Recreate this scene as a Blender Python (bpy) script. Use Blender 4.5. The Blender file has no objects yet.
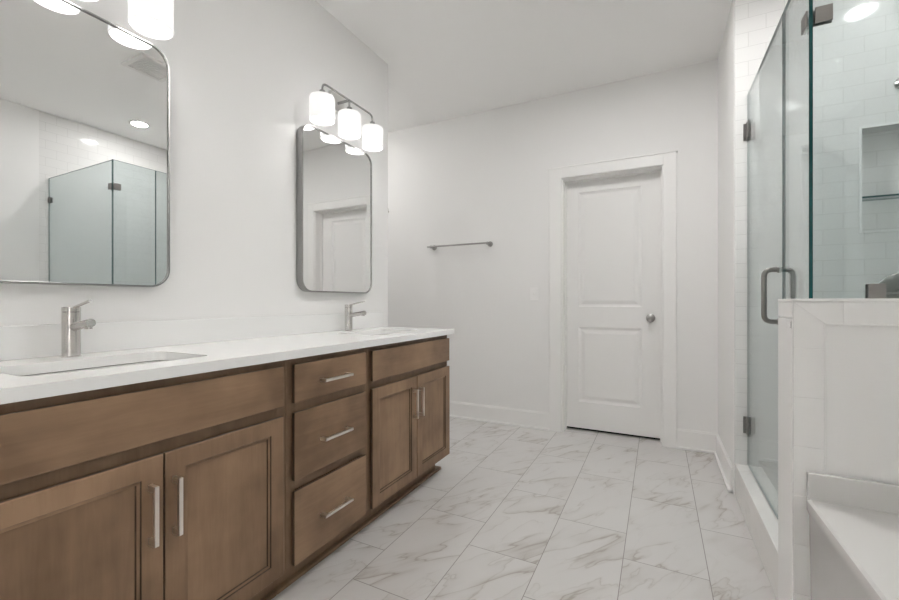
import bpy, bmesh, math, random
from mathutils import Vector, Matrix
PI = math.pi
S = bpy.context.scene
C = S.collection

# ------------------------------------------------------------------ camera, world, exposure
cam_d = bpy.data.cameras.new('camera')
cam_d.sensor_width = 36.0
cam_d.lens = 413.0 / 899.0 * 36.0
cam_d.shift_y = 2.0 / 899.0
cam_d.clip_start = 0.02
cam = bpy.data.objects.new('camera', cam_d)
cam.location = (0, 0, 1.05)
cam.rotation_euler = (PI / 2, 0, math.atan(208.5 / 413.0))
C.objects.link(cam)
S.camera = cam

W = bpy.data.worlds.new('world')
S.world = W
W.use_nodes = True
W.node_tree.nodes['Background'].inputs[0].default_value = (0.5, 0.5, 0.5, 1)
W.node_tree.nodes['Background'].inputs[1].default_value = 0.0

vs = S.view_settings
vs.view_transform = 'Standard'
vs.look = 'None'
vs.exposure = 1.76
vs.gamma = 1.0
vs.use_curve_mapping = False
S.cycles.max_bounces = 16
S.cycles.diffuse_bounces = 8
S.cycles.glossy_bounces = 8
S.cycles.transparent_max_bounces = 24

SHADE_E = 0.23      # glass shades of the vanity lights
BULB_E = 14       # bulbs inside them
SHOWER_E = 42     # recessed lights, one by one
TUB_E = 14
FILL_MAIN_E = 130  # added ceiling light, invented to brighten the middle of the room
FILL_REAR_E = 12  # two added ceiling lights behind the camera, invented as fill
FILL_ALCOVE_E = 44  # added ceiling light, invented to brighten the alcove
FILL_WIN_E = 96        # added fill light at the invented window behind the camera

# added fill light, set in an invented window opening behind the camera
wl = bpy.data.lights.new('added_window_fill', 'AREA')
wl.shape = 'RECTANGLE'
wl.size, wl.size_y = 1.5, 1.3
wl.energy = FILL_WIN_E
wl.color = (1.0, 0.99, 0.98)
wlo = bpy.data.objects.new('added_window_fill', wl)
wlo.location = (-0.1, -1.61, 1.45)
wlo.rotation_euler = (PI / 2, 0, PI)
C.objects.link(wlo)

# ------------------------------------------------------------------ materials


def mat(name, col=(0.8, 0.8, 0.8), rough=0.5, metal=0.0, spec=0.5, emit=None, es=0.0):
    m = bpy.data.materials.new(name)
    m.use_nodes = True
    b = m.node_tree.nodes['Principled BSDF']
    b.inputs['Base Color'].default_value = (*col, 1)
    b.inputs['Roughness'].default_value = rough
    b.inputs['Metallic'].default_value = metal
    b.inputs['Specular IOR Level'].default_value = spec
    if emit:
        b.inputs['Emission Color'].default_value = (*emit, 1)
        b.inputs['Emission Strength'].default_value = es
    return m


class NT:
    """small helper for wiring nodes"""

    def __init__(self, m):
        self.t = m.node_tree
        self.n = m.node_tree.nodes
        self.bsdf = self.n.get('Principled BSDF')

    def new(self, kind, **kw):
        n = self.n.new(kind)
        for k, v in kw.items():
            setattr(n, k, v)
        return n

    def link(self, a, b):
        self.t.links.new(a, b)

    def math(self, op, a, b=None, c=None, clamp=False):
        n = self.new('ShaderNodeMath', operation=op, use_clamp=clamp)
        for i, v in enumerate((a, b, c)):
            if v is None:
                continue
            if isinstance(v, (int, float)):
                n.inputs[i].default_value = v
            else:
                self.link(v, n.inputs[i])
        return n.outputs[0]

    def comb(self, x, y, z):
        n = self.new('ShaderNodeCombineXYZ')
        for i, v in enumerate((x, y, z)):
            if isinstance(v, (int, float)):
                n.inputs[i].default_value = v
            else:
                self.link(v, n.inputs[i])
        return n.outputs[0]

    def noise(self, vec, scale, detail=4, rough=0.5, dist=0.0):
        n = self.new('ShaderNodeTexNoise')
        self.link(vec, n.inputs['Vector'])
        n.inputs['Scale'].default_value = scale
        n.inputs['Detail'].default_value = detail
        n.inputs['Roughness'].default_value = rough
        n.inputs['Distortion'].default_value = dist
        return n.outputs['Fac']

    def mapr(self, v, a, b, c, d, smooth=False):
        n = self.new('ShaderNodeMapRange')
        if smooth:
            n.interpolation_type = 'SMOOTHSTEP'
        self.link(v, n.inputs[0])
        for i, x in enumerate((a, b, c, d)):
            n.inputs[1 + i].default_value = x
        return n.outputs[0]

    def mix(self, f, a, b):
        n = self.new('ShaderNodeMix', data_type='RGBA')
        if isinstance(f, (int, float)):
            n.inputs[0].default_value = f
        else:
            self.link(f, n.inputs[0])
        for i, v in ((6, a), (7, b)):
            if isinstance(v, tuple):
                n.inputs[i].default_value = (*v, 1)
            else:
                self.link(v, n.inputs[i])
        return n.outputs[2]

    def bump(self, h, strength, dist):
        n = self.new('ShaderNodeBump')
        n.inputs['Strength'].default_value = strength
        n.inputs['Distance'].default_value = dist
        self.link(h, n.inputs['Height'])
        self.link(n.outputs[0], self.bsdf.inputs['Normal'])

    def coords(self):
        # object coordinates are metres in the place's own frame for every mesh built below
        n = self.new('ShaderNodeTexCoord')
        s = self.new('ShaderNodeSeparateXYZ')
        self.link(n.outputs['Object'], s.inputs[0])
        return n.outputs['Object'], s.outputs[0], s.outputs[1], s.outputs[2]


def paint(name, col, rough=0.55, bump=0.02):
    m = mat(name, col, rough, spec=0.3)
    t = NT(m)
    v, x, y, z = t.coords()
    t.bump(t.noise(v, 180, 3), bump, 0.002)
    f = t.noise(v, 1.2, 2)
    t.link(t.mix(f, tuple(c * 0.985 for c in col), tuple(min(1, c * 1.01) for c in col)), t.bsdf.inputs['Base Color'])
    return m


def marble_veins(t, px, py, seed, scale=1.0):
    """two layers of thin veins running diagonally, with a soft stain along one side; returns a 0..1 mask"""
    out = []
    for ang, sc, st, w, det in ((0.93, 1.15, 4.2, 0.011, 4), (1.12, 2.2, 3.2, 0.008, 4)):
        ca, sa = math.cos(ang), math.sin(ang)
        u = t.math('ADD', t.math('MULTIPLY', px, ca), t.math('MULTIPLY', py, sa))
        v = t.math('SUBTRACT', t.math('MULTIPLY', py, ca), t.math('MULTIPLY', px, sa))
        vec = t.comb(t.math('MULTIPLY', u, 1.0), t.math('MULTIPLY', v, st), seed)
        n = t.noise(vec, sc * scale, det, 0.5, 0.22)
        d = t.math('SUBTRACT', n, 0.5)
        r = t.math('ABSOLUTE', d)
        gate = t.mapr(t.noise(t.comb(px, py, t.math('ADD', seed, 3.7 + ang)), 3.2, 2), 0.40, 0.60, 0.12, 1.0, True)
        line = t.mapr(r, 0.0, w, 1.0, 0.0, True)
        halo = t.math('MULTIPLY', t.mapr(r, 0.0, w * 3.2, 1.0, 0.0, True), 0.32)
        side = t.math('MULTIPLY', t.math('MULTIPLY', t.mapr(d, 0.0, 0.11, 1.0, 0.0), t.math('GREATER_THAN', d, 0.0)), 0.30)
        stain = t.math('MULTIPLY', side, t.math('POWER', gate, 2.5))
        out.append(t.math('ADD', t.math('MULTIPLY', t.math('MAXIMUM', line, halo), gate), stain))
    return t.math('ADD', out[0], t.math('MULTIPLY', out[1], 0.55), clamp=True)


def floor_material():
    m = mat('marble_floor_tile', (0.7, 0.68, 0.66), 0.32, spec=0.4)
    t = NT(m)
    v, x, y, z = t.coords()
    TW, TL, G = 0.302, 0.5985, 0.0026
    cx = t.math('DIVIDE', t.math('ADD', x, 1.0335 + 30 * TW), TW)
    k = t.math('FLOOR', cx)
    fx = t.math('MULTIPLY', t.math('FRACT', cx), TW)
    # running bond by thirds: columns step 1.832, 1.63, 1.436 metres
    ph = t.math('MODULO', k, 3.0)
    off = t.math('ADD', 1.832 - 20 * TL, t.math('MULTIPLY', ph, -0.1985))
    cy = t.math('DIVIDE', t.math('SUBTRACT', y, off), TL)
    j = t.math('FLOOR', cy)
    fy = t.math('MULTIPLY', t.math('FRACT', cy), TL)
    ex = t.math('MINIMUM', fx, t.math('SUBTRACT', TW, fx))
    ey = t.math('MINIMUM', fy, t.math('SUBTRACT', TL, fy))
    e = t.math('MINIMUM', ex, ey)
    grout = t.mapr(e, G * 0.35, G * 0.75, 1.0, 0.0)
    seed = t.math('ADD', t.math('MULTIPLY', k, 7.31), t.math('MULTIPLY', j, 3.17))
    px = t.math('ADD', fx, t.math('MULTIPLY', k, 2.7))
    py = t.math('ADD', fy, t.math('MULTIPLY', j, 1.9))
    vein = marble_veins(t, px, py, seed)
    cloud = t.noise(t.comb(px, py, seed), 2.4, 3)
    base = t.mix(cloud, (0.575, 0.561, 0.549), (0.63, 0.616, 0.603))
    col = t.mix(t.math('MULTIPLY', vein, 0.75), base, (0.32, 0.285, 0.25))
    col = t.mix(grout, col, (0.27, 0.255, 0.24))
    t.link(col, t.bsdf.inputs['Base Color'])
    t.link(t.mapr(grout, 0, 1, 0.32, 0.8), t.bsdf.inputs['Roughness'])
    t.bump(t.math('SUBTRACT', 1.0, grout), 0.25, 0.001)
    return m


def slab_marble(name, base, vein_col, amount):
    m = mat(name, base, 0.2, spec=0.5)
    t = NT(m)
    v, x, y, z = t.coords()
    vein = marble_veins(t, t.math('ADD', x, z), y, 0.7, 1.2)
    t.link(t.mix(t.math('MULTIPLY', vein, amount), base, vein_col), t.bsdf.inputs['Base Color'])
    return m


def subway(name, axis):
    m = mat(name, (0.8, 0.8, 0.78), 0.08, spec=0.5)
    t = NT(m)
    v, x, y, z = t.coords()
    h = x if axis == 'x' else y
    b = t.new('ShaderNodeTexBrick')
    b.offset, b.squash = 0.5, 1.0
    t.link(t.comb(t.math('ADD', h, 0.03), t.math('SUBTRACT', z, 0.022), 0.0), b.inputs['Vector'])
    b.inputs['Scale'].default_value = 1.0
    b.inputs['Brick Width'].default_value = 0.1535
    b.inputs['Row Height'].default_value = 0.0772
    b.inputs['Mortar Size'].default_value = 0.0016
    b.inputs['Mortar Smooth'].default_value = 0.25
    b.inputs['Color1'].default_value = (0.80, 0.795, 0.785, 1)
    b.inputs['Color2'].default_value = (0.82, 0.815, 0.805, 1)
    b.inputs['Mortar'].default_value = (0.65, 0.645, 0.635, 1)
    t.link(b.outputs['Color'], t.bsdf.inputs['Base Color'])
    t.link(t.mapr(b.outputs['Fac'], 0, 1, 0.09, 0.6), t.bsdf.inputs['Roughness'])
    hgt = t.math('ADD', t.math('SUBTRACT', 1.0, b.outputs['Fac']), t.math('MULTIPLY', t.noise(v, 9, 1), 0.6))
    t.bump(hgt, 0.35, 0.0015)
    return m


def wood(name, vertical=True, k=1.0):
    m = mat(name, (0.2, 0.13, 0.08), 0.42, spec=0.35)
    t = NT(m)
    v, x, y, z = t.coords()
    if vertical:
        vec = t.comb(t.math('MULTIPLY', x, 9.0), t.math('MULTIPLY', y, 9.0), t.math('MULTIPLY', z, 0.8))
    else:
        vec = t.comb(t.math('MULTIPLY', x, 9.0), t.math('MULTIPLY', y, 0.8), t.math('MULTIPLY', z, 9.0))
    oi = t.new('ShaderNodeObjectInfo')
    va = t.new('ShaderNodeVectorMath', operation='ADD')
    t.link(vec, va.inputs[0])
    t.link(t.comb(t.math('MULTIPLY', oi.outputs['Random'], 17.0), 0.0, t.math('MULTIPLY', oi.outputs['Random'], 5.0)), va.inputs[1])
    grain = t.noise(va.outputs[0], 3.2, 5, 0.6, 0.5)
    fine = t.noise(va.outputs[0], 16.0, 4, 0.6)
    bv = t.new('ShaderNodeVectorMath', operation='ADD')
    t.link(v, bv.inputs[0])
    t.link(t.comb(t.math('MULTIPLY', oi.outputs['Random'], 31.0), 0.0, 0.0), bv.inputs[1])
    blotch = t.noise(bv.outputs[0], 4.2, 3)
    f = t.math('ADD', t.math('ADD', t.math('MULTIPLY', grain, 0.24), t.math('MULTIPLY', fine, 0.07)), t.math('MULTIPLY', blotch, 0.65))
    f = t.mapr(f, 0.36, 0.64, 0.0, 1.0)
    a = (0.185 * k, 0.113 * k, 0.065 * k)
    b = (0.350 * k, 0.225 * k, 0.137 * k)
    t.link(t.mix(f, a, b), t.bsdf.inputs['Base Color'])
    t.bump(fine, 0.03, 0.001)
    return m


def brushed(name, col, rough):
    return mat(name, col, rough, 1.0)


def sheet_glass(name, tint, refl_ior=1.5):
    m = bpy.data.materials.new(name)
    m.use_nodes = True
    t = NT(m)
    t.n.remove(t.bsdf)
    out = t.n['Material Output']
    tr = t.new('ShaderNodeBsdfTransparent')
    tr.inputs[0].default_value = (*tint, 1)
    gl = t.new('ShaderNodeBsdfAnisotropic')
    gl.inputs['Color'].default_value = (1, 1, 1, 1)
    gl.inputs['Roughness'].default_value = 0.0
    ge = t.new('ShaderNodeNewGeometry')
    ior = t.mapr(ge.outputs['Backfacing'], 0, 1, refl_ior, 1.0 / refl_ior)
    fr = t.new('ShaderNodeFresnel')
    t.link(ior, fr.inputs['IOR'])
    mx = t.new('ShaderNodeMixShader')
    t.link(fr.outputs[0], mx.inputs[0])
    t.link(tr.outputs[0], mx.inputs[1])
    t.link(gl.outputs[0], mx.inputs[2])
    t.link(mx.outputs[0], out.inputs[0])
    return m


M = dict(
    wall=paint('wall_paint', (0.835, 0.830, 0.821)),
    ceil=paint('ceiling_paint', (0.90, 0.895, 0.885), 0.7),
    trim=paint('trim_paint', (0.865, 0.858, 0.847), 0.35, 0.0),
    door=paint('door_paint', (0.86, 0.853, 0.842), 0.4, 0.0),
    floor=floor_material(),
    curb=slab_marble('curb_marble', (0.78, 0.77, 0.75), (0.55, 0.53, 0.51), 0.35),
    tile_x=subway('subway_tile_end', 'x'),
    tile_y=subway('subway_tile_side', 'y'),
    white_tile=mat('glazed_white_tile', (0.86, 0.855, 0.845), 0.12),
    bright=mat('white_edge_strip', (0.90, 0.895, 0.885), 0.25),
    grout=mat('pale_grout', (0.72, 0.71, 0.70), 0.8),
    counter=slab_marble('white_quartz', (0.86, 0.86, 0.85), (0.82, 0.82, 0.81), 0.1),
    porcelain=mat('white_porcelain', (0.84, 0.84, 0.82), 0.1),
    acrylic=mat('white_acrylic', (0.66, 0.653, 0.64), 0.16),
    wood=wood('stained_maple', True),
    wood_h=wood('stained_maple_across', False),
    wood_dark=wood('stained_maple_frame', True, 0.80),
    edge_shade=wood('painted_edge_shade', True, 0.34),  # darkened wood: shade of the gaps painted on front edges and door profiles
    nickel=brushed('brushed_nickel', (0.62, 0.60, 0.58), 0.24),
    satin=brushed('satin_pull', (0.86, 0.81, 0.76), 0.3),
    knob=brushed('satin_knob', (0.42, 0.41, 0.40), 0.3),
    dark_metal=brushed('dark_nickel', (0.29, 0.28, 0.27), 0.28),
    frame=brushed('mirror_frame_steel', (0.38, 0.375, 0.37), 0.25),
    plate=brushed('satin_plate', (0.78, 0.77, 0.75), 0.42),
    mirror=mat('silvered_glass', (0.90, 0.905, 0.90), 0.0, 1.0),
    glass=sheet_glass('shower_glass', (0.832, 0.868, 0.868)),
    glass_edge=mat('glass_edge', (0.012, 0.085, 0.085), 0.12),
    glass_edge_pale=mat('glass_edge_pale', (0.20, 0.25, 0.245), 0.12),
    black=mat('dark_gap', (0.02, 0.02, 0.02), 0.8),
    plastic=mat('white_plastic', (0.80, 0.79, 0.77), 0.35),
    vent=mat('vent_grey', (0.82, 0.81, 0.80), 0.6),
    shade=mat('opal_glass', (0.40, 0.40, 0.397), 0.3, emit=(1.0, 0.985, 0.96), es=SHADE_E),
    bulb=mat('lit_bulb', (1, 1, 1), 0.3, emit=(1.0, 0.985, 0.96), es=BULB_E),
)

# ------------------------------------------------------------------ mesh helpers (coordinates in metres of the room)


def BM():
    return bmesh.new()


def box(bm, x0, x1, y0, y1, z0, z1, bev=0.0, seg=2):
    r = bmesh.ops.create_cube(bm, size=1.0)
    vsx = r['verts']
    bmesh.ops.scale(bm, verts=vsx, vec=(abs(x1 - x0), abs(y1 - y0), abs(z1 - z0)))
    bmesh.ops.translate(bm, verts=vsx, vec=((x0 + x1) / 2, (y0 + y1) / 2, (z0 + z1) / 2))
    if bev:
        ed = {e for v in vsx for e in v.link_edges}
        bmesh.ops.bevel(bm, geom=list(ed), offset=bev, segments=seg, profile=0.5, affect='EDGES', clamp_overlap=True)


def ring_frame(ax):
    ax = ax.normalized()
    h = Vector((0, 0, 1)) if abs(ax.z) < 0.9 else Vector((1, 0, 0))
    a = ax.cross(h).normalized()
    return a, ax.cross(a).normalized()


def loft(bm, rings, cap0=True, cap1=True, closed=False):
    """rings: lists of equal length of points; quads between successive rings"""
    R = [[bm.verts.new(p) for p in r] for r in rings]
    n = len(R[0])
    m = len(R)
    for i in range(m if closed else m - 1):
        a, b = R[i], R[(i + 1) % m]
        for k in range(n):
            try:
                bm.faces.new((a[k], a[(k + 1) % n], b[(k + 1) % n], b[k]))
            except ValueError:
                pass
    if not closed:
        if cap0:
            bm.faces.new(list(reversed(R[0])))
        if cap1:
            bm.faces.new(R[-1])
    return R


def cyl(bm, p0, p1, r0, r1=None, n=24, caps=True):
    p0, p1 = Vector(p0), Vector(p1)
    r1 = r0 if r1 is None else r1
    a, b = ring_frame(p1 - p0)
    mk = lambda p, r: [p + a * r * math.cos(2 * PI * k / n) + b * r * math.sin(2 * PI * k / n) for k in range(n)]
    loft(bm, [mk(p0, r0), mk(p1, r1)], caps, caps)


def lathe(bm, c, ax, prof, n=32, cap0=True, cap1=True):
    """prof: list of (distance along axis, radius)"""
    c, ax = Vector(c), Vector(ax).normalized()
    a, b = ring_frame(ax)
    rings = [[c + ax * d + a * r * math.cos(2 * PI * k / n) + b * r * math.sin(2 * PI * k / n) for k in range(n)] for d, r in prof]
    loft(bm, rings, cap0, cap1)


def tube(bm, pts, r, n=14):
    pts = [Vector(p) for p in pts]
    rings = []
    a = None
    for i, p in enumerate(pts):
        d = (pts[min(i + 1, len(pts) - 1)] - pts[max(i - 1, 0)]).normalized()
        if a is None:
            a, b = ring_frame(d)
        else:
            a = (a - d * a.dot(d)).normalized()
            b = d.cross(a).normalized()
        rings.append([p + a * r * math.cos(2 * PI * k / n) + b * r * math.sin(2 * PI * k / n) for k in range(n)])
    loft(bm, rings)


def rounded_path(pts, r, seg=8):
    """polyline with its inner corners rounded"""
    P = [Vector(p) for p in pts]
    out = [P[0]]
    for i in range(1, len(P) - 1):
        d0 = (P[i - 1] - P[i]).normalized()
        d1 = (P[i + 1] - P[i]).normalized()
        a, b = P[i] + d0 * r, P[i] + d1 * r
        for k in range(seg + 1):
            t = k / seg
            out.append(a * (1 - t) ** 2 + P[i] * 2 * t * (1 - t) + b * t * t)
    out.append(P[-1])
    return out


def rrect(cu, cv, w, h, r, seg=8):
    """rounded rectangle outline, counter-clockwise, as (u, v)"""
    out = []
    for sx, sy, a0 in ((1, 1, 0), (-1, 1, PI / 2), (-1, -1, PI), (1, -1, 1.5 * PI)):
        for k in range(seg + 1):
            a = a0 + PI / 2 * k / seg
            out.append((cu + sx * (w / 2 - r) + r * math.cos(a), cv + sy * (h / 2 - r) + r * math.sin(a)))
    return out


def world_loc(o):
    v = Vector((0, 0, 0))
    while o:
        v += o.location
        o = o.parent
    return v


def obj(name, bm, m, parent=None, smooth=None):
    """link the bmesh as ONE mesh object; m may be one material or a list (slots)"""
    bmesh.ops.recalc_face_normals(bm, faces=bm.faces)
    me = bpy.data.meshes.new(name)
    o = bpy.data.objects.new(name, me)
    if parent:
        o.parent = parent
        off = world_loc(parent)
        bmesh.ops.translate(bm, verts=bm.verts, vec=-off)
    bm.to_mesh(me)
    bm.free()
    for k in (m if isinstance(m, list) else [m]):
        me.materials.append(k)
    if smooth is not None:
        for p in me.polygons:
            p.use_smooth = True
        md = me
        try:
            me.set_sharp_from_angle(angle=math.radians(smooth))
        except Exception:
            pass
    C.objects.link(o)
    return o


def struct(name, bm, m, parent=None, smooth=None):
    o = obj(name, bm, m, parent, smooth)
    if not parent:
        o['kind'] = 'structure'
    return o


def thing(name, label, cat, loc=(0, 0, 0), group=None):
    o = bpy.data.objects.new(name, None)
    o.empty_display_size = 0.05
    o.location = loc
    C.objects.link(o)
    return tag(o, label, cat, group)


def tag(o, label, cat, group=None):
    o['label'] = label
    o['category'] = cat
    if group:
        o['group'] = group
    return o


def dup(root, loc, label):
    """a copy of a thing with its parts and sub-parts (shared meshes)"""
    r = root.copy()
    C.objects.link(r)
    r.location = loc
    r['label'] = label
    for ch in list(root.children):
        c = ch.copy()
        C.objects.link(c)
        c.parent = r
        for g in list(ch.children):
            d = g.copy()
            C.objects.link(d)
            d.parent = c
    return r


# ------------------------------------------------------------------ the room
XL, YB, XR, H = -1.709, 3.391, 0.370, 2.735      # mirror wall, door wall, right wall, ceiling
YE, XS, YF = 2.690, 1.52, -1.60                  # shower end wall, shower/tub back wall, wall behind the camera
YLE = 2.417                                      # outside corner where the mirror wall stops
XA = -3.0                                        # far side of the alcove behind the mirror wall
T = 0.14

b = BM(); box(b, XA - T, XS + T, YF - T, YB + T, -0.1, 0.0)
struct('floor', b, M['floor'])
b = BM(); box(b, XA - T, XS + T, YF - T, YB + T, H, H + 0.1)
struct('ceiling', b, M['ceil'])
b = BM(); box(b, XL - T, XL, YF, YLE, 0, H)
box(b, XA, XL - T, YLE - T, YLE, 0, H)
struct('wall_left', b, M['wall'])
b = BM(); box(b, XA - T, XA, YLE - T, YB, 0, H)
struct('wall_alcove', b, M['wall'])
# door wall with the door opening
DX0, DX1, DZ = -0.694, 0.034, 2.050
b = BM()
box(b, XA - T, DX0, YB, YB + T, 0, H)
box(b, DX1, XS + T, YB, YB + T, 0, H)
box(b, DX0, DX1, YB, YB + T, DZ, H)
struct('wall_back', b, M['wall'])
# return wall right of the door
b = BM(); box(b, XR, XR + T, YE + 0.012, YB, 0, H)
struct('wall_right', b, M['wall'])
# tiled shower end wall with its niche opening
NX0, NX1, NZ0, NZ1, ND = 0.883, 1.24, 1.394, 1.889, 0.09
b = BM()
y0, y1 = YE, YE + T
box(b, XR + 0.002, NX0, y0, y1, 0, H)
box(b, NX1, XS, y0, y1, 0, H)
box(b, NX0, NX1, y0, y1, 0, NZ0)
box(b, NX0, NX1, y0, y1, NZ1, H)
box(b, NX0, NX1, y0 + ND, y1, NZ0, NZ1)
we = struct('wall_shower_end', b, M['tile_x'])
b = BM()
w = 0.011
for (a0, a1, c0, c1) in ((NX0 - w, NX0, NZ0 - w, NZ1 + w), (NX1, NX1 + w, NZ0 - w, NZ1 + w), (NX0, NX1, NZ0 - w, NZ0), (NX0, NX1, NZ1, NZ1 + w)):
    box(b, a0, a1, YE - 0.004, YE + 0.006, c0, c1, 0.0015)
struct('niche_trim', b, M['bright'], we)
# back wall of shower and tub: tile in the shower, paint over the tub
b = BM(); box(b, XS, XS + T, YF, 1.615, 0, H)
struct('wall_tub_side', b, M['wall'])
b = BM(); box(b, XS, XS + T, 1.615, YE + T, 0, H)
struct('wall_shower_side', b, M['tile_y'])
# wall behind the camera; its window opening is added for the fill light
wx0, wx1, wz0, wz1 = -0.85, 0.65, 0.80, 2.10
b = BM()
box(b, XL - T, wx0, YF - T, YF, 0, H)
box(b, wx1, XS + T, YF - T, YF, 0, H)
box(b, wx0, wx1, YF - T, YF, 0, wz0)
box(b, wx0, wx1, YF - T, YF, wz1, H)
struct('wall_front', b, M['wall'])
b = BM()
for (a0, a1, c0, c1) in ((wx0 - 0.09, wx0, wz0 - 0.09, wz1 + 0.09), (wx1, wx1 + 0.09, wz0 - 0.09, wz1 + 0.09), (wx0, wx1, wz0 - 0.09, wz0), (wx0, wx1, wz1, wz1 + 0.09)):
    box(b, a0, a1, YF, YF + 0.018, c0, c1, 0.002)
struct('added_window', b, M['trim'])  # casing of the added window, no window known here

# baseboards with shoe moulding
CAS, CASR, CAST = 0.098, 0.083, 0.084                                       # door casing width


def baseboard(b, p0, p1, nrm, z0=0.0, h=0.132):
    """board along p0-p1 (xy), standing out along nrm"""
    (xa, ya), (xb, yb) = p0, p1
    nx, ny = nrm
    for d, za, zb in ((0.013, z0, h), (0.024, z0, 0.016), (0.008, h, h + 0.010)):
        xs = sorted((xa, xb)) if nx == 0 else sorted((xa, xa + nx * d))
        ys = sorted((ya, yb)) if ny == 0 else sorted((ya, ya + ny * d))
        box(b, xs[0], xs[1], ys[0], ys[1], za, zb, 0.002)


b = BM()
baseboard(b, (XA, YB), (DX0 - CAS, YB), (0, -1))
baseboard(b, (DX1 + CASR, YB), (XR, YB), (0, -1))
struct('baseboard_back', b, M['trim'])
b = BM(); baseboard(b, (XR, YE + 0.035), (XR, YB - 0.024), (-1, 0))
struct('baseboard_right', b, M['trim'])

# door: casing, jamb, two-panel leaf, knob
dr = bpy.data.objects.new('door_1', None); dr.location = ((DX0 + DX1) / 2, YB, 0); C.objects.link(dr); dr['kind'] = 'structure'
b = BM()
ct = 0.019
box(b, DX0 - CAS, DX0, YB - ct, YB, 0, DZ + CAST - 0.006, 0.002)
box(b, DX1, DX1 + CASR, YB - ct, YB, 0, DZ + CAST - 0.006, 0.002)
box(b, DX0, DX1, YB - ct, YB, DZ - 0.004, DZ + CAST - 0.006, 0.002)
box(b, DX0 - CAS - 0.010, DX1 + CASR + 0.010, YB - ct - 0.008, YB, DZ + CAST - 0.008, DZ + CAST + 0.002, 0.003)
obj('casing', b, M['trim'], dr)
b = BM()
jt = 0.010
box(b, DX0 - 0.001, DX0 + jt, YB - 0.004, YB + T, 0, DZ)
box(b, DX1 - jt, DX1 + 0.001, YB - 0.004, YB + T, 0, DZ)
box(b, DX0, DX1, YB - 0.004, YB + T, DZ - jt, DZ + 0.001)
LY = YB + 0.108                                   # face of the leaf
box(b, DX0 + jt, DX0 + jt + 0.010, LY - 0.030, LY - 0.002, 0, DZ - jt, 0.001)
box(b, DX1 - jt - 0.010, DX1 - jt, LY - 0.030, LY - 0.002, 0, DZ - jt, 0.001)
box(b, DX0 + jt, DX1 - jt, LY - 0.030, LY - 0.002, DZ - jt - 0.010, DZ - jt, 0.001)
obj('jamb', b, M['trim'], dr)


def panelled_leaf(x0, x1, z0, z1, yf, th, panels):
    """door leaf with moulded sunk panels: concentric rings at varying depth"""
    b = BM()
    xs = sorted({x0, x1, *[p for q in panels for p in q[:2]]})
    zs = sorted({z0, z1, *[p for q in panels for p in q[2:]]})
    V = {}
    g = lambda x, z, y=0.0: b.verts.new((x, yf + y, z))
    for x in xs:
        for z in zs:
            V[x, z] = g(x, z)
    for i in range(len(xs) - 1):
        for j in range(len(zs) - 1):
            if any(xs[i] >= q[0] and xs[i + 1] <= q[1] and zs[j] >= q[2] and zs[j + 1] <= q[3] for q in panels):
                continue
            b.faces.new((V[xs[i], zs[j]], V[xs[i + 1], zs[j]], V[xs[i + 1], zs[j + 1]], V[xs[i], zs[j + 1]]))
    for (a0, a1, c0, c1) in panels:
        prev = [V[a0, c0], V[a1, c0], V[a1, c1], V[a0, c1]]
        for ins, dep in ((0.006, 0.005), (0.016, 0.009), (0.022, 0.010), (0.050, 0.003)):
            cur = [g(a0 + ins, c0 + ins, dep), g(a1 - ins, c0 + ins, dep), g(a1 - ins, c1 - ins, dep), g(a0 + ins, c1 - ins, dep)]
            for k in range(4):
                b.faces.new((prev[k], prev[(k + 1) % 4], cur[(k + 1) % 4], cur[k]))
            prev = cur
        b.faces.new(prev)
    # sides and back
    B = [b.verts.new((x, yf + th, z)) for x, z in ((x0, z0), (x1, z0), (x1, z1), (x0, z1))]
    F = [V[x0, z0], V[x1, z0], V[x1, z1], V[x0, z1]]
    b.faces.new(list(reversed(B)))
    b.faces.new((F[0], B[0], B[1], F[1])) if len(xs) == 2 else None
    for k, (pa, pb) in enumerate((((x0, z0), (x1, z0)), ((x1, z0), (x1, z1)), ((x1, z1), (x0, z1)), ((x0, z1), (x0, z0)))):
        q = [b.verts.new((pa[0], yf, pa[1])), b.verts.new((pb[0], yf, pb[1])), b.verts.new((pb[0], yf + th, pb[1])), b.verts.new((pa[0], yf + th, pa[1]))]
        b.faces.new(q)
    return b


lx0, lx1 = DX0 + jt + 0.003, DX1 - jt - 0.003
px0, px1 = -0.582, -0.113
leaf = obj('leaf', panelled_leaf(lx0, lx1, 0.020, DZ - jt - 0.003, LY, 0.035, [(px0, px1, 0.235, 0.845), (px0, px1, 1.012, 1.945)]), M['door'], dr)
b = BM()
kc = (-0.050, LY, 0.928)
lathe(b, kc, (0, -1, 0), [(0.0, 0.032), (0.006, 0.032), (0.010, 0.026), (0.011, 0.012), (0.030, 0.011), (0.036, 0.020), (0.046, 0.027), (0.056, 0.027), (0.063, 0.020), (0.066, 0.006)], 28)
obj('knob', b, M['knob'], leaf, 40)

# shower curb, shower floor, pony wall between shower and tub
PY0, PY1, PZ = 1.605, 1.772, 1.060
CZ = 0.178
b = BM(); box(b, 0.372, 0.490, PY1 + 0.007, YE, 0.0, CZ, 0.003)
struct('trim_1', b, M['curb'])
b = BM(); box(b, 0.490, XS, PY1, YE, 0.0, 0.05)
struct('floor_shower', b, M['white_tile'])
b = BM()
box(b, 0.374, XS, PY0 + 0.010, PY1, 0, PZ - 0.010)
pony = struct('wall_pony', b, M['wall'])
b = BM()
box(b, 0.368, XS, PY0, PY1 + 0.006, PZ - 0.010, PZ, 0.002)
obj('cap', b, M['white_tile'], pony)
b = BM()
box(b, 0.3685, 0.374, PY0 + 0.004, PY1 + 0.003, 0.0, 0.9985, 0.001)
box(b, 0.3685, 0.374, PY0 + 0.004, PY1 + 0.003, 1.0005, PZ - 0.011, 0.001)
obj('end_tile', b, M['white_tile'], pony)
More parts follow.
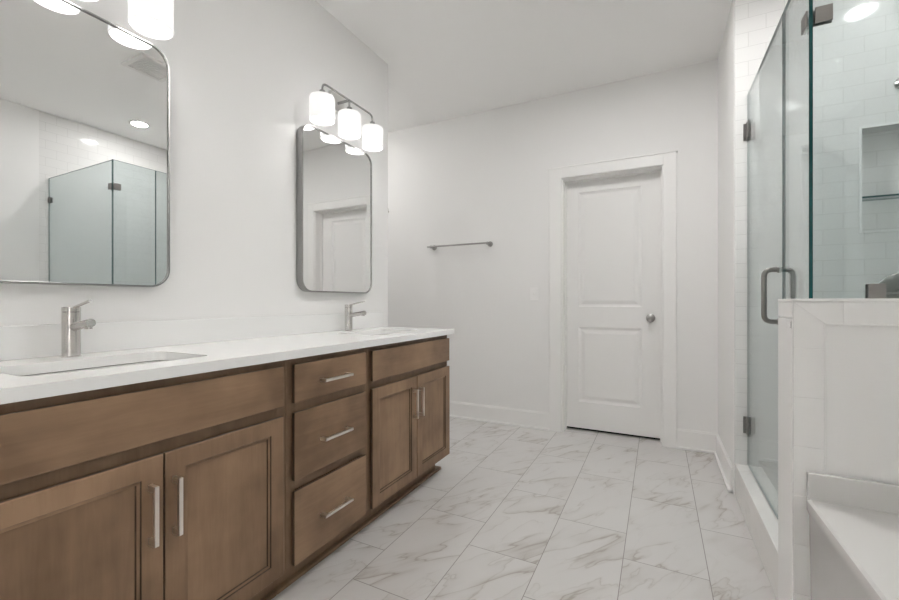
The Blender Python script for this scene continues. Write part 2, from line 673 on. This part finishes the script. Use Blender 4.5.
b = BM(); box(b, 0.3660, 0.3685, 1.622, 1.668, 0.968, 0.990, 0.001)
obj('bumper', b, M['white_tile'], pony)
b = BM()
e = 0.0005
TW = 0.0725                                        # border of tiles on the tub face
zi = PZ - 0.010 - 0.063


def prism_y(b, poly, ya, yb):
    A = [(x, ya, z) for x, z in poly]
    B = [(x, yb, z) for x, z in poly]
    loft(b, [A, B])


xb, zt = 0.3705, PZ - 0.011
prism_y(b, [(xb, zt), (xb, 0.910 + e), (xb + TW, 0.910 + e), (xb + TW, zi - 0.001)], PY0, PY0 + 0.010)
z = 0.910
while z > 0.02:
    box(b, xb, xb + TW, PY0, PY0 + 0.010, max(0.0, z - 0.150 + e), z - e, 0.0006, 1)
    z -= 0.150
prism_y(b, [(xb + 0.0015, zt), (xb + TW, zi), (0.487 - e, zi), (0.487 - e, zt)], PY0, PY0 + 0.010)
x = 0.487
while x < XS - 0.01:
    box(b, x + e, min(XS, x + 0.150) - e, PY0, PY0 + 0.010, zi, zt, 0.0006, 1)
    x += 0.150
obj('tile_border', b, M['white_tile'], pony)
b = BM()
box(b, xb + 0.0005, xb + TW - 0.0005, PY0 + 0.0012, PY0 + 0.0098, 0.0, zt - 0.0005)
box(b, xb + TW, XS - 0.001, PY0 + 0.0012, PY0 + 0.0098, zi + 0.0005, zt - 0.0005)
obj('border_grout', b, M['grout'], pony)
b = BM()
box(b, xb + TW, xb + TW + 0.006, PY0 - 0.001, PY0 + 0.010, 0.2, zi, 0.001)
box(b, xb + TW, XS, PY0 - 0.001, PY0 + 0.010, zi - 0.006, zi, 0.001)
obj('border_trim', b, M['white_tile'], pony)

# ------------------------------------------------------------------ vanity
XF, XD, XK = -1.176, -1.156, -1.216               # face frame, door faces, toe kick
CT, CB = 0.880, 0.850                             # countertop top and underside
KZ = 0.105


def pull(b, x, yc, zc, ln, along):
    """square bar pull standing off a face at x"""
    h = ln / 2
    s = 0.0052
    if along == 'z':
        box(b, x + 0.022, x + 0.032, yc - s, yc + s, zc - h, zc + h, 0.001)
        for k in (-1, 1):
            zz = zc + k * (h - 0.008)
            box(b, x, x + 0.024, yc - s, yc + s, zz - 0.008, zz + 0.008, 0.001)
    else:
        box(b, x + 0.022, x + 0.032, yc - h, yc + h, zc - s, zc + s, 0.001)
        for k in (-1, 1):
            yy = yc + k * (h - 0.008)
            box(b, x, x + 0.024, yy - 0.008, yy + 0.008, zc - s, zc + s, 0.001)


def carcass(name, label, y0, y1, rails, stiles, group=None):
    r = thing(name, label, 'cabinet', (XL, (y0 + y1) / 2, 0), group)
    b = BM()
    g = 0.0006
    xa, xb, zt = XL + 0.002, XF - 0.0195, CB - 0.001
    box(b, xa, xb, y0 + g, y0 + 0.018, KZ, zt)
    box(b, xa, xb, y1 - 0.018, y1 - g, KZ, zt)
    box(b, xa, xb, y0 + 0.018, y1 - 0.018, KZ, KZ + 0.018)
    box(b, xa, xa + 0.008, y0 + 0.018, y1 - 0.018, KZ + 0.018, zt)
    obj('body', b, M['wood'], r)
    b = BM()
    for (a, c) in stiles:
        box(b, XF - 0.019, XF, a, c, KZ, CB - 0.001, 0.0008)
    for (a, c) in rails:
        box(b, XF - 0.019, XF, stiles[0][1] + 0.0003, stiles[1][0] - 0.0003, a, c, 0.0008)
    obj('face_frame', b, M['wood_dark'], r)
    b = BM()
    box(b, XL + 0.002, XK - 0.018, y0 + g, y1 - (0.050 if y1 > 2.2 else g), 0.0, KZ - 0.0005)
    box(b, XL + 0.002, XK, y0 + g, y1 - g, 0.0, 0.016, 0.003)
    obj('toe_kick', b, M['wood_dark'], r)
    return r


def shaker(r, y0, y1, z0, z1, handle_y, hz):
    st = 0.052
    b = BM()
    # frame of the door as one ring: outer edge, face, bevelled inner lip, back
    outer = [(y0, z0), (y1, z0), (y1, z1), (y0, z1)]

    def ring(ins, x):
        return [(x, y0 + ins, z0 + ins), (x, y1 - ins, z0 + ins), (x, y1 - ins, z1 - ins), (x, y0 + ins, z1 - ins)]
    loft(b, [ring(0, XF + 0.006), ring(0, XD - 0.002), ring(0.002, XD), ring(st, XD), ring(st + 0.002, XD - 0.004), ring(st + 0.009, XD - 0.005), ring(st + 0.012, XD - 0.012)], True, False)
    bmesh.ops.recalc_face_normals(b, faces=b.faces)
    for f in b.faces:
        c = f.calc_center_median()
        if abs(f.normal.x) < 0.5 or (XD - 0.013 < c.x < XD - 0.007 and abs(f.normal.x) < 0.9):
            f.material_index = 1  # painted shade on the outer edges and inner profile
    d = obj('door', b, [M['wood'], M['edge_shade']], r)
    b = BM()
    box(b, XD - 0.016, XD - 0.0095, y0 + st + 0.008, y1 - st - 0.008, z0 + st + 0.008, z1 - st - 0.008)
    obj('panel', b, M['wood'], d)
    b = BM()
    pull(b, XD, handle_y, hz, 0.152, 'z')
    obj('handle', b, M['satin'], d)
    return d


def slab_front(r, name, y0, y1, z0, z1, handle=True):
    b = BM()
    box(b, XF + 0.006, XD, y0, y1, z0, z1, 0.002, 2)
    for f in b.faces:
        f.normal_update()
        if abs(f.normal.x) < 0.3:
            f.material_index = 1  # edges painted darker to stand in for the shadow gaps
    d = obj(name, b, [M['wood_h'], M['edge_shade']], r)
    if handle:
        b = BM()
        pull(b, XD, (y0 + y1) / 2, (z0 + z1) / 2 - 0.006, 0.157, 'y')
        obj('handle', b, M['satin'], d)
    return d


Y0, Y1, Y2, Y3 = 0.235, 1.0415, 1.4935, 2.295
ZT0, ZT1, ZD0, ZD1 = 0.688, 0.826, 0.107, 0.653
rails = [(CB - 0.045, CB - 0.001), (0.640, 0.700), (KZ, KZ + 0.035)]
c1 = carcass('sink_cabinet', 'brown maple sink cabinet at the near left, under the large mirror and closer basin', Y0, Y1, rails, [(Y0 + 0.0006, Y0 + 0.04), (Y1 - 0.04, Y1 - 0.0006)], 'brown vanity cabinets')
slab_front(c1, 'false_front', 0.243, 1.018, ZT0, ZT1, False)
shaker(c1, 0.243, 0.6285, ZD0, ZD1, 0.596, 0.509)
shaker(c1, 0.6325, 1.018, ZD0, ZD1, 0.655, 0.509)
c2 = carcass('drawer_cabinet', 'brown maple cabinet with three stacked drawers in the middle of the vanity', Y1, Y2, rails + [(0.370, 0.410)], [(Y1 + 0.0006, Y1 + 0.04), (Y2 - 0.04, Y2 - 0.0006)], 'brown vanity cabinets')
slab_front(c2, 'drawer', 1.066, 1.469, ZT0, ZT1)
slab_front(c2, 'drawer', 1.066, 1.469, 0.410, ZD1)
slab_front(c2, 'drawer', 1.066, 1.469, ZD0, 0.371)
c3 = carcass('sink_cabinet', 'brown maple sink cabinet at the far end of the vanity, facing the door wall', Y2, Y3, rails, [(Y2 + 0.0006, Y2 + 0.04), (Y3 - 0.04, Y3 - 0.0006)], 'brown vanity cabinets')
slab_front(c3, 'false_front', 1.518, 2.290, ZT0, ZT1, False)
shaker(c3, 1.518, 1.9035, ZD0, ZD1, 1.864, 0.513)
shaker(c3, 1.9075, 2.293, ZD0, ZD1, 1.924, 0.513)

# countertop with two sink cut-outs
SY = (0.615, 1.905)
SX0, SX1, SW = -1.540, -1.265, 0.430
CX1, CY0, CY1 = -1.145, 0.205, 2.338


def slab_with_holes(b, x0, x1, y0, y1, z0, z1, holes):
    """slab whose holes are rounded rectangles; strips between holes are filled with a ring of quads"""
    cuts = [y0]
    for i in range(len(holes) - 1):
        cuts.append((holes[i][0] + holes[i + 1][0]) / 2)
    cuts.append(y1)
    N = 9 * 4
    for i, (yc, hw, hx0, hx1) in enumerate(holes):
        ya, yb = cuts[i], cuts[i + 1]
        inner = rrect((hx0 + hx1) / 2, yc, hx1 - hx0, hw, 0.030)
        outer = []
        cxm = (hx0 + hx1) / 2
        quad = ((x1, yb), (x0, yb), (x0, ya), (x1, ya))
        for q in range(4):
            for k in range(9):
                u, v = inner[q * 9 + k]
                cx, cy = quad[q]
                # first half of each corner arc goes to one side, second half to the other
                t = k / 8
                if q in (0, 2):
                    pt = (cx, v) if t < 0.5 else ((u, cy) if t > 0.5 else (cx, cy))
                else:
                    pt = (u, cy) if t < 0.5 else ((cx, v) if t > 0.5 else (cx, cy))
                outer.append(pt)
        rt_o = [b.verts.new((u, v, z1)) for u, v in outer]
        rt_i = [b.verts.new((u, v, z1)) for u, v in inner]
        rb_o = [b.verts.new((u, v, z0)) for u, v in outer]
        rb_i = [b.verts.new((u, v, z0)) for u, v in inner]
        for k in range(N):
            n = (k + 1) % N
            b.faces.new((rt_o[k], rt_o[n], rt_i[n], rt_i[k]))
            b.faces.new((rb_o[n], rb_o[k], rb_i[k], rb_i[n]))
            b.faces.new((rt_i[k], rt_i[n], rb_i[n], rb_i[k]))
            vo, vn = outer[k], outer[n]
            shared = abs(vo[1] - vn[1]) < 1e-9 and ((abs(vo[1] - ya) < 1e-9 and i > 0) or (abs(vo[1] - yb) < 1e-9 and i < len(holes) - 1))
            if not shared:
                b.faces.new((rt_o[n], rt_o[k], rb_o[k], rb_o[n]))
    bmesh.ops.remove_doubles(b, verts=b.verts, dist=1e-5)


ctop = thing('countertop', 'long white stone countertop with two sink cut-outs, lying on the brown cabinets', 'countertop', (XL, (CY0 + CY1) / 2, CB))
b = BM()
slab_with_holes(b, XL + 0.001, CX1, CY0, CY1, CB, CT, [(SY[0], SW, SX0, SX1), (SY[1], SW, SX0, SX1)])
obj('slab', b, M['counter'], ctop)
b = BM(); box(b, XL + 0.001, XL + 0.020, CY0, CY1, CT, 0.980, 0.0015)
tag(obj('backsplash', b, M['counter']), 'long low white stone backsplash standing on the countertop along the wall', 'backsplash')

sink = thing('sink', 'white rectangular undermount basin in the near end of the countertop', 'sink', ((SX0 + SX1) / 2, SY[0], 0.70), 'undermount basins')
b = BM()
cxm = (SX0 + SX1) / 2


def rr3(w, h, r, z):
    return [(u, v, z) for u, v in rrect(cxm, SY[0], w, h, r)]


sw, sl = SX1 - SX0, SW
loft(b, [rr3(sw + 0.05, sl + 0.05, 0.05, 0.7000), rr3(sw + 0.05, sl + 0.05, 0.05, CB - 0.003), rr3(sw + 0.004, sl + 0.004, 0.030, CB - 0.003), rr3(sw - 0.006, sl - 0.006, 0.032, CB - 0.02), rr3(sw - 0.03, sl - 0.03, 0.045, 0.745), rr3(sw - 0.07, sl - 0.07, 0.05, 0.725), rr3(sw - 0.2, sl - 0.3, 0.03, 0.718)])
obj('basin', b, M['porcelain'], sink, 40)
b = BM()
lathe(b, (cxm, SY[0], 0.7175), (0, 0, 1), [(0, 0.024), (0.004, 0.024), (0.005, 0.019), (0.002, 0.016)], 24)
obj('drain', b, M['nickel'], sink, 40)

fx = -1.630
fau = thing('faucet', 'brushed nickel single-lever faucet behind the near basin, below the large mirror', 'faucet', (fx, SY[0] + 0.002, CT), 'basin faucets')
fy = SY[0] + 0.002
b = BM()
lathe(b, (fx, fy, CT), (0, 0, 1), [(0, 0.0245), (0.003, 0.0245), (0.004, 0.0225), (0.1380, 0.0225), (0.1390, 0.0215)], 36)
obj('body', b, M['nickel'], fau, 40)
b = BM()
lathe(b, (fx, fy, CT + 0.1395), (0, 0, 1), [(0, 0.0215), (0.001, 0.0228), (0.0135, 0.0228), (0.0150, 0.0215)], 36)
cap = obj('lever_cap', b, M['nickel'], fau, 40)
b = BM()
d = Vector((0.96, 0.0, 0.20)).normalized()
p = Vector((fx + 0.004, fy, CT + 0.150))
tube(b, [p, p + d * 0.06, p + d * 0.116], 0.0042)
obj('lever', b, M['nickel'], cap, 40)
b = BM()
p0 = Vector((fx + 0.010, fy, CT + 0.0915)); p1 = Vector((fx + 0.122, fy, CT + 0.108))
cyl(b, p0, p1, 0.0125, 0.0125, 28)
sp = obj('spout', b, M['nickel'], fau, 40)
b = BM()
q = p1 - (p1 - p0).normalized() * 0.016
cyl(b, q, q - Vector((-0.0015, 0, 0.0165)), 0.0095, 0.0095, 20)
obj('aerator', b, M['nickel'], sp, 40)
dup(sink, (cxm, SY[1], 0.70), 'white rectangular undermount basin in the far end of the countertop')
dup(fau, (fx, SY[1] + 0.002, CT), 'brushed nickel single-lever faucet behind the far basin, below the smaller-looking mirror')

# mirrors
MW, MZ0, MZ1, MR, MD = 0.592, 1.105, 2.003, 0.068, 0.045


def make_mirror(yc, label):
    r = thing('mirror', label, 'mirror', (XL, yc, (MZ0 + MZ1) / 2), 'framed mirrors over the vanity')
    zc, h = (MZ0 + MZ1) / 2, MZ1 - MZ0
    R = lambda ins, x: [(x, u, v) for u, v in rrect(yc, zc, MW - 2 * ins, h - 2 * ins, MR - ins, 10)]
    b = BM()
    x0 = XL + 0.0005
    loft(b, [R(0, x0), R(0, x0 + MD - 0.001), R(0.001, x0 + MD), R(0.0055, x0 + MD), R(0.0065, x0 + MD - 0.001), R(0.0065, x0)], closed=True)
    obj('frame', b, M['frame'], r, 40)
    b = BM()
    loft(b, [R(0.0066, x0 + 0.004), R(0.0066, x0 + MD - 0.006)])
    obj('mirror_pane', b, M['mirror'], r)
    return r


make_mirror(0.632, 'large rounded metal-framed mirror at the near left, reflecting the shower glass')
make_mirror(1.881, 'far rounded metal-framed mirror at the wall corner, reflecting the white door')

# vanity lights
VX, VR, VZ0, VZ1, VP = -1.603, 0.066, 2.018, 2.150, 0.2175


def make_vanity_light(yc, label):
    r = thing('vanity_light', label, 'wall lamp', (XL, yc, 2.230), 'three-shade vanity lights')
    b = BM()
    R = lambda x, k: [(x, u, v) for u, v in rrect(yc, 2.230, 0.115 - k, 0.115 - k, 0.012, 4)]
    loft(b, [R(XL + 0.0005, 0), R(XL + 0.018, 0), R(XL + 0.022, 0.008)])
    bp = obj('backplate', b, M['plate'], r)
    b = BM()
    zb = 2.224
    cyl(b, (XL + 0.021, yc, zb), (VX, yc, zb), 0.008, n=16)
    obj('arm', b, M['frame'], bp, 40)
    b = BM()
    tube(b, rounded_path([(VX, yc - VP, VZ1 + 0.03), (VX, yc - VP, zb), (VX, yc + VP, zb), (VX, yc + VP, VZ1 + 0.03)], 0.035), 0.0055)
    cyl(b, (VX, yc, zb), (VX, yc, VZ1 + 0.03), 0.0055, n=14)
    obj('bar', b, M['frame'], r, 40)
    for k in (-1, 0, 1):
        y = yc + k * VP
        b = BM()
        lathe(b, (VX, y, VZ1 + 0.0005), (0, 0, 1), [(0, 0.022), (0.012, 0.022), (0.014, 0.017), (0.030, 0.015), (0.032, 0.010)], 24)
        obj('socket', b, M['frame'], r, 40)
        b = BM()
        prof = [(VZ0, VR - 0.004), (VZ0 + 0.004, VR), (VZ1 - 0.012, VR), (VZ1 - 0.004, VR - 0.004), (VZ1, VR - 0.014), (VZ1, 0.012), (VZ1 - 0.004, 0.012), (VZ1 - 0.004, VR - 0.016), (VZ1 - 0.012, VR - 0.006), (VZ0 + 0.004, VR - 0.006)]
        n = 48
        loft(b, [[(VX + rr * math.cos(2 * PI * j / n), y + rr * math.sin(2 * PI * j / n), zz) for j in range(n)] for zz, rr in prof], closed=True)
        sh = obj('shade', b, M['shade'], r, 40)
        b = BM()
        lathe(b, (VX, y, VZ1 - 0.006), (0, 0, -1), [(0, 0.013), (0.028, 0.014), (0.050, 0.024), (0.070, 0.030), (0.090, 0.026), (0.102, 0.014), (0.106, 0.004)], 24)
        obj('bulb', b, M['bulb'], sh, 60)
    return r


make_vanity_light(0.613, 'three-shade vanity light above the large near mirror, cut by the top of the photo')
make_vanity_light(1.883, 'three-shade vanity light fully in view above the far mirror')

# ------------------------------------------------------------------ door wall fittings
tb = thing('towel_bar', 'brushed metal towel bar on the white wall left of the door', 'towel bar', (-1.6, YB, 1.56))
zr, yr = 1.560, YB - 0.068
b = BM(); cyl(b, (-1.905, yr, zr), (-1.285, yr, zr), 0.0075, n=18)
obj('rail', b, M['knob'], tb, 40)
for xx in (-1.868, -1.312):
    b = BM()
    lathe(b, (xx, YB - 0.0005, zr - 0.003), (0, -1, 0), [(0, 0.024), (0.006, 0.024), (0.011, 0.020), (0.013, 0.009), (0.058, 0.009), (0.062, 0.013), (0.076, 0.013), (0.079, 0.010)], 28)
    obj('post', b, M['knob'], tb, 40)
ls = thing('light_switch', 'white toggle light switch on the wall beside the door casing', 'light switch', (-0.921, YB, 1.117))
b = BM(); box(b, -0.957, -0.885, YB - 0.008, YB - 0.0005, 1.060, 1.175, 0.0025)
obj('plate', b, M['bright'], ls)
b = BM(); box(b, -0.927, -0.915, YB - 0.0095, YB - 0.0075, 1.105, 1.130, 0.0005)
box(b, -0.925, -0.917, YB - 0.016, YB - 0.007, 1.118, 1.127, 0.001)
obj('toggle', b, M['vent'], ls)
b = BM()
box(b, XL - 0.030, XL - 0.004, YLE + 0.0005, YLE + 0.004, 1.690, 1.735, 0.001)
tube(b, rounded_path([(XL - 0.017, YLE + 0.003, 1.722), (XL - 0.017, YLE + 0.022, 1.722), (XL - 0.017, YLE + 0.026, 1.690), (XL - 0.017, YLE + 0.036, 1.700)], 0.007, 4), 0.0035, 10)
tag(obj('wall_hook', b, M['nickel'], None, 40), 'tiny grey metal hook at the outer corner of the mirror wall', 'hook')

# ------------------------------------------------------------------ shower glass
GX, GT, GZ = 0.430, 0.010, 2.154
YG, YS = 1.675, 1.986                              # free corner of the glass; joint between door and fixed pane


def glass_sheet(x0, x1, y0, y1, z0, z1):
    """thin sheet: the two broad faces are clear, the rim shows the green edge (slot 1)"""
    b = BM()
    box(b, x0, x1, y0, y1, z0, z1)
    b.faces.ensure_lookup_table()
    thin = 0 if (x1 - x0) < (y1 - y0) else 1
    for f in b.faces:
        n = f.normal
        f.normal_update()
        f.material_index = 0 if abs(f.normal[thin]) > 0.9 else 1
    return b


def hinge_z(parent, z):
    b = BM()
    box(b, GX - 0.022, GX + 0.030, YE - 0.007, YE - 0.0006, z - 0.045, z + 0.045, 0.001)
    box(b, GX - 0.016, GX + 0.016, YE - 0.016, YE - 0.006, z - 0.030, z + 0.030, 0.002)
    box(b, GX - GT / 2 - 0.006, GX - GT / 2 - 0.0003, YE - 0.062, YE - 0.010, z - 0.045, z + 0.045, 0.001)
    box(b, GX + GT / 2 + 0.0003, GX + GT / 2 + 0.006, YE - 0.062, YE - 0.010, z - 0.045, z + 0.045, 0.001)
    obj('hinge', b, M['dark_metal'], parent)


sd = thing('shower_door', 'frameless clear glass shower door with looped pull, hinged on the tiled wall', 'shower door', (GX, (YS + YE) / 2, CZ))
obj('glass_pane', glass_sheet(GX - GT / 2, GX + GT / 2, YS + 0.002, YE - 0.008, CZ + 0.006, GZ), [M['glass'], M['glass_edge_pale']], sd)
hinge_z(sd, 1.958); hinge_z(sd, 0.393)
b = BM()
hy, hz0, hz1 = 2.040, 0.972, 1.178
for s, dd in ((-1, 0.052), (1, 0.038)):
    x0 = GX + s * (GT / 2 + 0.0005)
    tube(b, rounded_path([(x0, hy, hz1), (GX + s * dd, hy, hz1), (GX + s * dd, hy, hz0), (x0, hy, hz0)], 0.028), 0.0095, 18)
for zz in (hz0, hz1):
    for s in (-1, 1):
        x0 = GX + s * (GT / 2 + 0.0004)
        cyl(b, (x0, hy, zz), (x0 + s * 0.004, hy, zz), 0.013, n=20)
obj('handle', b, M['dark_metal'], sd, 40)

sp1 = thing('shower_screen', 'narrow fixed glass panel in line with the shower door, with dark green end edge', 'glass panel', (GX, (YG + YS) / 2, PZ), 'fixed shower glass')
b = BM()
# pane notched over the pony wall: low part on the curb, high part on the wall top
prof = [(PY1 + 0.010, CZ + 0.001), (YS - 0.002, CZ + 0.001), (YS - 0.002, GZ), (YG, GZ), (YG, PZ + 0.001), (PY1 + 0.010, PZ + 0.001)]
loft(b, [[(GX - GT / 2, y, z) for y, z in prof], [(GX + GT / 2, y, z) for y, z in prof]])
bmesh.ops.recalc_face_normals(b, faces=b.faces)
for f in b.faces:
    f.material_index = 0 if abs(f.normal.x) > 0.9 else 1
obj('glass_pane', b, [M['glass'], M['glass_edge']], sp1)

sp2 = thing('shower_screen', 'wide fixed glass panel standing on the half wall beside the tub', 'glass panel', ((GX + XS) / 2, YG, PZ), 'fixed shower glass')
x0 = GX + GT / 2 + 0.001
RY = YG + 0.006
obj('glass_pane', glass_sheet(x0, XS - 0.002, RY - GT / 2 + 0.002, RY + GT / 2 + 0.002, PZ + 0.001, GZ), [M['glass'], M['glass_edge_pale']], sp2)
ry0, ry1 = RY - GT / 2 + 0.002, RY + GT / 2 + 0.002


def clip_y(parent, xa, xb, za, zb):
    b = BM()
    box(b, xa, xb, ry0 - 0.006, ry0 - 0.0003, za, zb, 0.001)
    box(b, xa, xb, ry1 + 0.0003, ry1 + 0.006, za, zb, 0.001)
    obj('clamp', b, M['dark_metal'], parent)


clip_y(sp2, 0.563, 0.603, PZ + 0.0005, 1.105)
clip_y(sp2, 1.300, 1.340, PZ + 0.0005, 1.105)
clip_y(sp2, XS - 0.045, XS - 0.0025, 1.935, 1.985)
# corner bracket joining the two panes
b = BM()
za, zb = 1.924, 1.974
box(b, x0 + 0.004, x0 + 0.047, ry0 - 0.006, ry0 - 0.0003, za, zb, 0.001)
box(b, GX + GT / 2 + 0.001, GX + GT / 2 + 0.050, ry1 + 0.0003, ry1 + 0.006, za, zb, 0.001)
box(b, GX - GT / 2 - 0.006, GX - GT / 2 - 0.0003, YG + 0.006, YG + 0.056, za, zb, 0.001)
box(b, GX + GT / 2 + 0.0003, GX + GT / 2 + 0.006, ry1 + 0.001, YG + 0.060, za, zb, 0.001)
obj('corner_clamp', b, M['dark_metal'], sp2)

# niche shelf, valve, shower head
b = glass_sheet(NX0 + 0.001, NX1 - 0.001, YE + 0.004, YE + ND - 0.001, 1.553, 1.562)
for f in b.faces:
    f.material_index = 0 if abs(f.normal.z) > 0.9 else 1
tag(obj('glass_shelf', b, [M['glass'], M['glass_edge']]), 'green-edged glass shelf across the tiled shower niche', 'shelf')
sv = thing('shower_valve', 'round dark metal shower valve on the tile above the half wall', 'shower valve', (1.025, YE, 1.093))
b = BM()
lathe(b, (1.025, YE - 0.0005, 1.093), (0, -1, 0), [(0, 0.094), (0.004, 0.094), (0.010, 0.088), (0.014, 0.050), (0.016, 0.030)], 40)
obj('escutcheon', b, M['dark_metal'], sv, 40)
b = BM()
lathe(b, (1.025, YE - 0.016, 1.093), (0, -1, 0), [(0, 0.026), (0.030, 0.026), (0.045, 0.024), (0.050, 0.020)], 28)
p = Vector((1.025, YE - 0.050, 1.093))
tube(b, [p, p + Vector((-0.045, -0.008, -0.004)), p + Vector((-0.090, -0.012, -0.006))], 0.008)
obj('lever', b, M['dark_metal'], sv, 40)
sh = thing('shower_sprayer', 'metal shower arm and head high on the tile at the right edge', 'shower head', (1.025, YE, 2.078))
b = BM()
lathe(b, (1.025, YE - 0.0005, 2.078), (0, -1, 0), [(0, 0.030), (0.006, 0.030), (0.014, 0.022), (0.020, 0.012)], 28)
obj('flange', b, M['nickel'], sh, 40)
b = BM()
tube(b, rounded_path([(1.025, YE - 0.012, 2.078), (1.025, YE - 0.10, 2.085), (1.025, YE - 0.19, 2.030)], 0.05), 0.010)
obj('arm', b, M['nickel'], sh, 40)
b = BM()
ax = Vector((0, -0.5, -0.86)).normalized()
lathe(b, (1.025, YE - 0.185, 2.033), ax, [(0, 0.014), (0.018, 0.018), (0.030, 0.030), (0.050, 0.062), (0.060, 0.064), (0.062, 0.058)], 32)
obj('spray_head', b, M['nickel'], sh, 40)

# ------------------------------------------------------------------ bathtub
TX0, TX1, TY0, TY1, TZ = 0.400, XS - 0.002, 0.02, 1.603, 0.460
tub = thing('bathtub', 'white bathtub with straight apron and raised end lip, against the half wall', 'bathtub', ((TX0 + TX1) / 2, (TY0 + TY1) / 2, 0))
b = BM()
tcx, tcy = (TX0 + TX1) / 2, (TY0 + TY1) / 2
tw, tl = TX1 - TX0, TY1 - TY0


def tr(x0, x1, y0, y1, r, z):
    return [(u, v, z) for u, v in rrect((x0 + x1) / 2, (y0 + y1) / 2, x1 - x0, y1 - y0, r, 8)]


rings = [tr(TX0 + 0.012, TX1, TY0, TY1, 0.006, 0.0), tr(TX0 + 0.012, TX1, TY0, TY1, 0.006, 0.02),
         tr(TX0 + 0.006, TX1, TY0, TY1, 0.006, TZ - 0.05),
         tr(TX0, TX1, TY0, TY1, 0.006, TZ - 0.035), tr(TX0, TX1, TY0, TY1, 0.006, TZ - 0.006),
         tr(TX0 + 0.006, TX1 - 0.004, TY0 + 0.004, TY1 - 0.004, 0.008, TZ),
         tr(TX0 + 0.18, TX1 - 0.09, TY0 + 0.10, TY1 - 0.17, 0.12, TZ), tr(TX0 + 0.192, TX1 - 0.098, TY0 + 0.108, TY1 - 0.180, 0.12, TZ - 0.012),
         tr(TX0 + 0.22, TX1 - 0.13, TY0 + 0.16, TY1 - 0.25, 0.12, 0.20), tr(TX0 + 0.26, TX1 - 0.18, TY0 + 0.22, TY1 - 0.31, 0.10, 0.10), tr(TX0 + 0.34, TX1 - 0.3, TY0 + 0.4, TY1 - 0.5, 0.08, 0.09)]
loft(b, rings)
obj('shell', b, M['acrylic'], tub, 35)
b = BM(); box(b, TX0 + 0.001, TX1, TY1 - 0.016, TY1, TZ - 0.004, 0.538, 0.003, 3)
obj('end_lip', b, M['acrylic'], tub)
b = BM()
lathe(b, (tcx, TY1 - 0.19, 0.30), (0, -1, 0.25), [(0, 0.035), (0.008, 0.035), (0.012, 0.028)], 28)
obj('overflow', b, M['nickel'], tub, 40)

# ------------------------------------------------------------------ ceiling fittings


def downlight(x, y, es, label):
    r = thing('recessed_light', label, 'ceiling light', (x, y, H), 'recessed ceiling lights')
    b = BM()
    n = 40
    prof = [(H - 0.0005, 0.085), (H - 0.004, 0.083), (H - 0.006, 0.070), (H - 0.002, 0.0605), (H - 0.0005, 0.0605)]
    loft(b, [[(x + rr * math.cos(2 * PI * j / n), y + rr * math.sin(2 * PI * j / n), zz) for j in range(n)] for zz, rr in prof], closed=True)
    obj('trim_ring', b, M['plastic'], r, 40)
    b = BM()
    lathe(b, (x, y, H - 0.001), (0, 0, -1), [(0, 0.060), (0.003, 0.060)], n)
    obj('lens', b, mat('lit_lens', (1, 1, 1), 0.4, emit=(1.0, 0.99, 0.975), es=es), r)


downlight(1.05, 2.17, SHOWER_E, 'round recessed ceiling light inside the shower, reflected in the large mirror')
downlight(1.00, 0.87, TUB_E, 'round recessed ceiling light above the bathtub, outside the picture')
downlight(-2.72, 2.64, FILL_ALCOVE_E, 'added round recessed fill light in the alcove behind the mirror wall, hidden from view')
downlight(-0.55, -0.75, FILL_REAR_E, 'added round recessed fill light behind the viewer, on the vanity side')
downlight(0.45, -0.75, FILL_REAR_E, 'added round recessed fill light behind the viewer, on the tub side')
downlight(-0.12, 2.02, FILL_MAIN_E, 'added round recessed fill light above the floor beside the vanity, outside the picture')
ev = thing('exhaust_vent', 'square grey-slatted exhaust vent on the ceiling, reflected in the large mirror', 'vent', (-0.10, 1.685, H))
vx, vy, vh = -0.10, 1.685, 0.135
b = BM()
for (a0, a1, c0, c1) in ((-vh, vh, -vh, -vh + 0.03), (-vh, vh, vh - 0.03, vh), (-vh, -vh + 0.03, -vh + 0.03, vh - 0.03), (vh - 0.03, vh, -vh + 0.03, vh - 0.03)):
    box(b, vx + a0, vx + a1, vy + c0, vy + c1, H - 0.016, H - 0.0005, 0.002)
obj('frame', b, M['plastic'], ev)
b = BM()
box(b, vx - vh + 0.03, vx + vh - 0.03, vy - vh + 0.03, vy + vh - 0.03, H - 0.004, H - 0.0006)
k = -vh + 0.036
while k < vh - 0.034:
    box(b, vx - vh + 0.03, vx + vh - 0.03, vy + k, vy + k + 0.006, H - 0.013, H - 0.004)
    k += 0.0135
obj('grille', b, M['vent'], ev)
